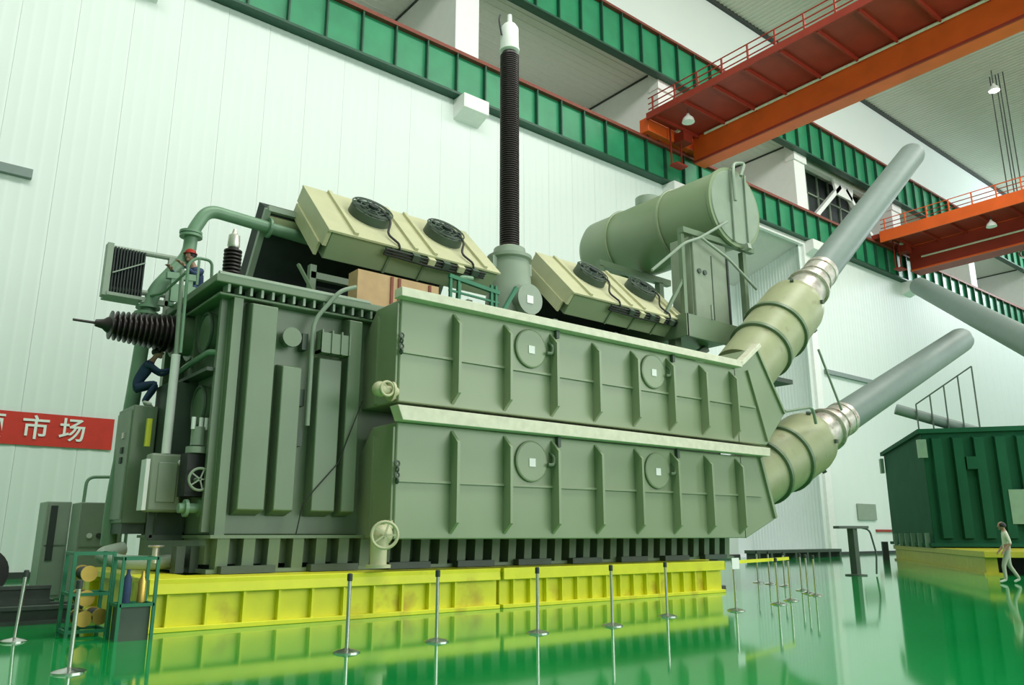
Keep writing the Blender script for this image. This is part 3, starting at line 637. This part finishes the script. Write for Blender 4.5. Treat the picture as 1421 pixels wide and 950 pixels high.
for x in (3.12, 3.6):
    for y in (12.95, 13.45): m.bar((x, y, 0), (x, y, 1.18), .045)
for z in (.5, 1.16):
    for y in (12.95, 13.45): m.bar((3.12, y, z), (3.6, y, z), .045)
    for x in (3.12, 3.6): m.bar((x, 12.95, z), (x, 13.45, z), .045)
m.build('frame', 'gframe', stn)
MB().box(3.15, 3.57, 13.0, 13.42, .0, .47).build('tool_box', 'dkgrey', stn)
MB().lathe((3.47, 13.2, .52), (0, 0, 1), [(0, .06), (.3, .06), (.38, .025), (.45, .025)]).build('yellow_bottle', 'brass', stn); MB().lathe((3.26, 13.2, .52), (0, 0, 1), [(0, .06), (.34, .06), (.42, .025), (.48, .025)]).build('dark_bottle', 'navy', stn)
# dark rails on the floor at the left
for i, (y, z, l, w) in enumerate(((16.3, 0, 'dark steel rail on the floor at the left, nearest of the pile', .34), (17.1, 0, 'dark steel rail on the floor at the left, second of the pile', .3), (17.9, 0, 'dark steel rail on the floor at the left, third of the pile', .3), (18.7, 0, 'dark steel rail on the floor at the left, farthest of the pile', .34), (17.2, .3, 'dark timber lying on top of the rail pile at the left', .26))):
    r_ = thing('steel_rail', l, 'rail', (1, y, z), 'dark rails piled at the left')
    MB().box(-2.0, 3.35 - .1 * i, y, y + w, z, z + .06).build('foot', 'timber', r_); MB().box(-2.0, 3.35 - .1 * i, y + w * .35, y + w * .65, z + .06, z + .24).build('web', 'timber', r_)
    MB().box(-2.0, 3.35 - .1 * i, y + w * .15, y + w * .85, z + .24, z + .3).build('head', 'timber', r_)
dr = thing('cable_drum', 'black round cable drum standing on the rail pile at the left edge', 'drum', (1.95, 18.8, .3))
MB().lathe((1.95, 18.7, .78), (0, 1, 0), [(0, .48), (.08, .48), (.09, .36), (.3, .36), (.31, .48), (.39, .48)], 28).build('flange', 'black', dr)
MB().cyl((1.95, 18.66, .78), (1.95, 19.12, .78), .1).build('hub', 'dkgrey', dr)
# control desks behind the left end
for (x0, x1, y0, y1, z1, l) in ((3.98, 4.95, 21.0, 22.0, 2.25, 'pale green test cabinet with gauges behind the control cabinet'), (3.5, 4.05, 22.4, 23.4, 2.3, 'narrow pale green test cabinet with a dark side, next to the wall')):
    d = thing('test_cabinet', l, 'cabinet', ((x0 + x1) / 2, (y0 + y1) / 2, 0))
    MB().box(x0, x1, y0, y1, 0, z1).build('body', 'greyp', d, bevel=.02)
    MB().box(x0 + .05, x1 - .05, y0 - .02, y0, z1 * .55, z1 - .08).build('upper_door', 'greyp', d); MB().box(x0 + .05, x1 - .05, y0 - .02, y0, .1, z1 * .52).build('lower_door', 'greyp', d)
    if z1 < 2.28:
        for k in range(3): MB().cyl((x0 + .25 + .2 * k, y0 - .05, z1 * .66), (x0 + .25 + .2 * k, y0 - .02, z1 * .66), .06).build('gauge', 'white' if k != 1 else 'dark', d)
    else: MB().box(x0 + .1, x0 + .25, y0 - .04, y0, .9, 2.2).build('dark_panel', 'dark', d)
fr = thing('pipe_frame', 'thin grey pipe frame rising behind the pale green test cabinet', 'frame', (4.5, 21.0, 0))
MB().tube([(4.2, 22.1, 0), (4.25, 22.1, 2.9), (5.3, 22.1, 2.95), (5.3, 22.1, 0)], .04).build('pipe', 'pipe', fr)
# banner on the wall
bn = MB()
nx = 16
vs = [(1.2 + (7.15 - 1.2) * i / nx, 33.49 + .012 * math.sin(i * 1.9) + dy, z) for dy in (0, .02) for i in range(nx + 1) for z in (4.68, 5.87)]
k = (nx + 1) * 2
fs = [(2 * i, 2 * i + 1, 2 * i + 3, 2 * i + 2) for i in range(nx)] + [(k + 2 * i, k + 2 * i + 2, k + 2 * i + 3, k + 2 * i + 1) for i in range(nx)]
bn.add(vs, fs); bn = bn.build('banner', 'red'); tag(bn, 'red cloth banner with white Chinese lettering on the white wall', 'banner')
def text(s_, x, y, z, size, parent, m, rot=(PI / 2, 0, 0), ext=.006):
    c = bpy.data.curves.new('lettering', 'FONT'); c.body = s_; c.size = size; c.extrude = ext; c.offset = .012 * size; c.align_x = 'CENTER'; c.align_y = 'CENTER'
    o = bpy.data.objects.new('lettering', c); COL.objects.link(o); dg = bpy.context.evaluated_depsgraph_get()
    me = bpy.data.meshes.new_from_object(o.evaluated_get(dg)); bpy.data.objects.remove(o)
    me.materials.clear(); me.materials.append(M[m]); o = bpy.data.objects.new('lettering', me); COL.objects.link(o)
    o.parent = parent; o.location = V((x, y, z)) - ORG[parent.name]; o.rotation_euler = rot; return o
for ch, x in (('\u9879', 3.12), ('\u5e02', 4.53), ('\u573a', 5.74)): text(ch, x, 33.455, 5.27, .92, bn, 'white')
# wall battens, notice, low strip, post
for x0, x1, z, l in ((-1.5, 3.2, 14.98, 'thin grey duct on the white wall at the left edge'), (60.2, 68.0, 14.62, 'thin grey duct on the white wall behind the lower bushing')):
    tag(MB().box(x0, x1, 33.3, 33.54, z - .18, z + .18).build('wall_duct', 'grey'), l, 'duct')
s_ = thing('low_platform', 'long low dark platform by the wall beyond the transformer', 'platform', (50, 30.9, 0))
MB().box(44.5, 54.8, 30.5, 31.4, .35, .55).build('deck', 'dkgrey', s_)
for i in range(8): MB().box(44.7 + i * 1.4, 44.9 + i * 1.4, 30.5, 31.4, 0, .35).build('leg', 'dkgrey', s_)
pt = thing('hand_pump_stand', 'dark green upright stand with flat top and hose, on the open floor', 'stand', (29.9, 16.2, 0))
MB().box(29.82, 30.12, 16.05, 16.3, .04, 1.75).build('column', 'dkgrey', pt)
MB().obox((29.95, 16.2, 1.79), (.55, -.3, 0), (.1, .18, 0), (0, 0, .05)).build('top_plate', 'dkgrey', pt)
MB().lathe((29.95, 16.17, 0), (0, 0, 1), [(0, .4), (.04, .4), (.05, .2)], 20).build('base_plate', 'dkgrey', pt)
MB().tube([(30.1, 16.0, 1.8), (30.5, 15.75, 1.7), (30.65, 15.65, .8), (30.6, 15.7, .05)], .035).build('hose', 'dkgrey', pt)
nt_ = thing('wall_notice', 'pale green notice on the wall above the dark stand', 'sign', (64.5, 33.45, 3)); MB().box(63.2, 66.2, 33.42, 33.5, 2.7, 4.0).build('board', 'greyp', nt_); MB().box(66.0, 73, 33.44, 33.54, 1.75, 1.95).build('shelf_strip', 'cred', nt_)
jl = thing('jack_leg', 'dark screw jack standing under the right end of the transformer', 'jack', (19.6, 14.9, 0))
MB().cyl((19.6, 14.9, 0), (19.6, 14.9, .83), .14).build('body', 'dkgrey', jl); MB().cyl((19.6, 14.9, 0), (19.6, 14.9, .08), .3).build('foot', 'dkgrey', jl)

# ================================================================ GREEN TRANSFORMER AT THE RIGHT
RZ = math.radians(34.75)
G = thing('green_transformer', 'dark green steel transformer tank on a yellow base at the right edge', 'transformer', (33.82, 13.11, 0), rz=RZ, local=True)
gt = MB().box(8.2, 20.0, -7.5, 0, 1.0, 6.45).build('tank', 'cont', G, bevel=.04)
g0 = MB().prism([(8.2, -.35, 1.3), (7.95, -.40, 1.35), (7.95, -.40, 6.1), (8.2, -.35, 6.2)], (0, -.42, 0)).build('box_rib', 'cont', gt)
for k in range(1, 8): copy(g0, gt, (0, -.92 * k, 0))
MB().box(8.0, 20.2, -7.6, .18, 6.4, 6.62).build('rim_flange', 'cont', G); MB().box(8.05, 20.2, -7.6, .15, .95, 1.12).build('bottom_flange', 'cont', G)
MB().box(7.9, 8.2, -2.3, -1.8, 4.6, 5.2).build('lug', 'cont', gt); MB().box(8.0, 8.3, -.15, .25, 5.2, 6.1).build('lug', 'pipe', gt); MB().box(19.6, 20.1, .1, .3, 5.3, 6.2).build('lug', 'pipe', gt)
MB().box(7.92, 7.95, -4.3, -3.4, 2.0, 3.6).build('pale_plate', 'pipe', gt)
for k in range(6): MB().box(8.6 + 1.8 * k, 8.7 + 1.8 * k, .1, .3, .9, 1.6).build('tie_rod', 'pipe', G)
rl = MB(); tops = []
for k in range(5):
    y = .05 - .68 * k; h = 7.9 + .45 * k; tops.append((8.3, y, h)); rl = MB().bar((8.3, y, 6.6), (8.3, y, h), .06).build('lid_post', 'dkgrey', G)
MB().bar(tops[0], tops[-1], .07).build('lid_rail', 'dkgrey', G)
MB().cyl((8.6, .95, 7.75), (8.6, -2.6, 6.45), .27, n=20).build('lid_bushing', 'grey', G)
gb = thing('transport_base', 'yellow steel base with an open end under the dark green tank', 'base', (33.82, 13.11, 0), rz=RZ, local=True)
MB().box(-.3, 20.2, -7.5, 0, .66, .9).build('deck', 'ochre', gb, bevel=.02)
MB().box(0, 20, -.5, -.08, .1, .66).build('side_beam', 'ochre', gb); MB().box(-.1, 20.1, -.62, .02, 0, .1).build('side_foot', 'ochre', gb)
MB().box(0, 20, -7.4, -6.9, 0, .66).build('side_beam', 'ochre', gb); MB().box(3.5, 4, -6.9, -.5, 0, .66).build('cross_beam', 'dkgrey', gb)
bl = MB().box(19.6, 20.0, .36, .7, 0, 1.1).build('stop_block', 'dark'); bl.location = (33.82, 13.11, 0); bl.rotation_euler = (0, 0, RZ); 
bl.data.transform(Matrix.Translation(ORG[bl.name])); tag(bl, 'dark stop block at the far corner of the yellow base', 'block')
# second inclined bushing reaching in from the right
ib = thing('inclined_bushing', 'long pale grey inclined bushing tube reaching in from the right edge', 'bushing', (22.8, 4.4, 0))
a = V((40.84, 17.09, 13.99)); b = V((25.76, 6.77, 5.95)); dd = (b - a).normalized()
MB().lathe(a, dd, [(0, .3), (.05, .46), (18.9, .46)], 24).build('bushing_tube', 'grey', ib)
MB().lathe(a - dd * .35, dd, [(0, .1), (.35, .12)], 12).build('end_stud', 'rust', ib)
MB().lathe(b - dd * 1.6, dd, [(0, .6), (1.5, .62), (1.6, 1.1), (5.5, 1.15)], 28).build('bushing_turret', 'dome', ib)
e = b + dd * 2.5; MB().box(e.x - .6, e.x + .6, e.y - .6, e.y + .6, 0, e.z).build('support_post', 'tank', ib)

# ================================================================ PEOPLE
def person(name, label, loc, rz, J, E, rad, region, mats, scale=1, hat=None, face=1):
    me = bpy.data.meshes.new(name); names = list(J); idx = {k: i for i, k in enumerate(names)}
    me.from_pydata([V(J[k]) * scale for k in names], [(idx[a], idx[b]) for a, b in E], [])
    o = bpy.data.objects.new(name, me); COL.objects.link(o)
    sk_ = o.modifiers.new('skin', 'SKIN'); sk_.use_smooth_shade = True
    sd = me.skin_vertices[0].data
    for k in names:
        r = rad.get(k, .03) * scale
        if isinstance(r, tuple): r = r[0]
        sd[idx[k]].radius = (r, r); sd[idx[k]].use_root = (k == 'pelvis')
    o.modifiers.new('sub', 'SUBSURF').levels = 1
    dg = bpy.context.evaluated_depsgraph_get(); me2 = bpy.data.meshes.new_from_object(o.evaluated_get(dg)); bpy.data.objects.remove(o)
    # head, face details joined into the same body
    hd = V(J['head']) * scale; nk = V(J['neck']) * scale
    bm = bmesh.new(); bm.from_mesh(me2)
    f = MB(); R = .098 * scale
    f.ball(hd, R, 16, 12, (1.0, .82, 1.2)); f.ball(hd + V((R * 1.0, 0, -R * .18)), R * .2, 8, 6, (1, .7, 1.3))
    for s_ in (-1, 1): f.ball(hd + V((0, s_ * R * .82, -.1 * R)), R * .26, 8, 6, (.8, .4, 1.2)); f.ball(hd + V((R * .86, s_ * R * .33, R * .05)), R * .13, 6, 5)
    f.ball(hd + V((R * .84, 0, -R * .62)), R * .2, 8, 5, (.5, 1.3, .4)); f.ball(hd + V((R * .55, 0, -R * .95)), R * .35, 8, 6)
    vv = [bm.verts.new(p) for p in f.v]
    for q in f.f:
        try: bm.faces.new([vv[i] for i in q])
        except ValueError: pass
    bmesh.ops.remove_doubles(bm, verts=vv, dist=1e-5)
    bm.to_mesh(me2); bm.free()
    me2.materials.clear()
    mk = list(dict.fromkeys(['skin'] + [mats[r] for r in mats]));
    for x in mk: me2.materials.append(M[x])
    segs = [(V(J[a]) * scale, V(J[b]) * scale, region[(a, b)]) for a, b in E]
    for p in me2.polygons:
        p.use_smooth = True; c = p.center; best = None
        for a, b, r in segs:
            d = b - a; t = max(0, min(1, (c - a).dot(d) / d.length_squared)); q = (a + d * t - c).length
            if best is None or q < best[0]: best = (q, r)
        p.material_index = mk.index(mats.get(best[1], 'skin'))
    o = bpy.data.objects.new(name, me2); COL.objects.link(o); o.location = loc; o.rotation_euler = (0, 0, rz); ORG[o.name] = V((0, 0, 0))
    tag(o, label, 'person')
    h = MB(); vs = []
    h.lathe(hd - V((.2 * R, 0, .35 * R)), (-.12, 0, 1), [(0, R * 1.0), (R * .5, R * 1.12), (R * .95, R * .98), (R * 1.3, R * .6), (R * 1.5, R * .1)], 16)
    if hat:
        h.build('hair', 'hair', o)
        MB().lathe(hd + V((0, 0, R * .35)), (0, 0, 1), [(0, R * 1.4), (R * .1, R * 1.4), (R * .12, R * 1.14), (R * .6, R * 1.08), (R * .95, R * .75), (R * 1.12, R * .1)], 20).build('hard_hat', hat, o)
    else: h.build('hair', 'hair', o)
    return o
def skeleton(pose):
    J = dict(pose); E = []; reg = {}; rad = dict(pelvis=.125, waist=.115, chest=.14, neckb=.075, neck=.052, head=.075)
    def e(a, b, r): E.append((a, b)); reg[(a, b)] = r
    e('pelvis', 'waist', 'top'); e('waist', 'chest', 'top'); e('chest', 'neckb', 'top'); e('neckb', 'neck', 'skin'); e('neck', 'head', 'skin')
    for s_ in 'lr':
        for k, v in (('hip', .095), ('knee', .065), ('ankle', .046), ('heel', .042), ('toe', .034), ('sh', .068), ('elbow', .045), ('wrist', .031), ('palm', .032)): rad[k + s_] = v
        e('pelvis', 'hip' + s_, 'leg'); e('hip' + s_, 'knee' + s_, 'leg'); e('knee' + s_, 'ankle' + s_, 'leg'); e('ankle' + s_, 'toe' + s_, 'shoe')
        e('chest', 'sh' + s_, 'top'); e('sh' + s_, 'elbow' + s_, 'top'); e('elbow' + s_, 'wrist' + s_, 'arm'); e('wrist' + s_, 'palm' + s_, 'skin')
        w, p = V(J['wrist' + s_]), V(J['palm' + s_]); d = (p - w).normalized(); u = d.cross(V((0, 0, 1)))
        if u.length < .1: u = V((1, 0, 0))
        u.normalize(); c = u.cross(d) * (-1)
        for k, (off, L) in enumerate(((-.033, .070), (-.011, .082), (.011, .078), (.033, .062))):
            a, b = 'f%d%s' % (k, s_), 'g%d%s' % (k, s_)
            J[a] = p + d * (.02 + L * .45) + u * off * 1.15; J[b] = p + d * (.02 + L * .95) + u * off * 1.3 + c * .02; rad[a] = .0095; rad[b] = .008
            e('palm' + s_, a, 'skin'); e(a, b, 'skin')
        J['ta' + s_] = w + d * .05 - u * .05; J['tb' + s_] = w + d * .095 - u * .062; rad['ta' + s_] = .011; rad['tb' + s_] = .009
        e('wrist' + s_, 'ta' + s_, 'skin'); e('ta' + s_, 'tb' + s_, 'skin')
    J.pop('heell', 0); J.pop('heelr', 0)
    return J, E, rad, reg
squat = dict(pelvis=(-.20, 0, .38), waist=(-.12, 0, .56), chest=(.02, 0, .80), neckb=(.10, 0, .96), neck=(.14, 0, 1.04), head=(.20, 0, 1.16),
    hipl=(-.16, .11, .38), hipr=(-.16, -.11, .38), kneel=(.24, .17, .50), kneer=(.24, -.17, .50), anklel=(.02, .15, .09), ankler=(.02, -.15, .09), toel=(.20, .17, .04), toer=(.20, -.17, .04),
    shl=(.05, .2, .87), shr=(.05, -.2, .87), elbowl=(.28, .24, .72), elbowr=(.28, -.24, .72), wristl=(.50, .16, .84), wristr=(.50, -.16, .80), palml=(.58, .14, .88), palmr=(.58, -.14, .83))
walk = dict(pelvis=(0, 0, .95), waist=(0, 0, 1.10), chest=(.02, 0, 1.34), neckb=(.01, 0, 1.50), neck=(.02, 0, 1.56), head=(.06, 0, 1.66),
    hipl=(0, .10, .92), hipr=(0, -.10, .92), kneel=(.16, .10, .50), kneer=(-.02, -.10, .50), anklel=(.14, .10, .10), ankler=(-.24, -.10, .12), toel=(.32, .11, .035), toer=(-.08, -.11, .035),
    shl=(.0, .19, 1.42), shr=(.0, -.19, 1.42), elbowl=(-.08, .24, 1.14), elbowr=(.02, -.25, 1.14), wristl=(.10, .22, .95), wristr=(.14, -.22, .97), palml=(.15, .21, .88), palmr=(.2, -.2, .90))
P = skeleton(squat)
blue = dict(top='navy', leg='navy', arm='navy', shoe='boot')
person('person', 'crouching person in navy work clothes on top of the tall control cabinet', (4.16, 17.25, 4.05), math.radians(-18), *P[:3][:1], P[1], P[2], P[3], blue)
person('person', 'person in blue with a red hard hat crouching on the transformer lid', (5.15, 17.9, 6.36), math.radians(-150), P[0], P[1], P[2], P[3], dict(top='navy', leg='navy', arm='navy', shoe='shoe'), scale=1.12, hat='hat')
P = skeleton(walk)
person('person', 'person in a cream shirt and beige trousers walking at the right edge', (29.0, 10.47, 0), math.radians(118), P[0], P[1], P[2], P[3], dict(top='shirt', leg='trouser', arm='skin', shoe='boot'), scale=1.08)
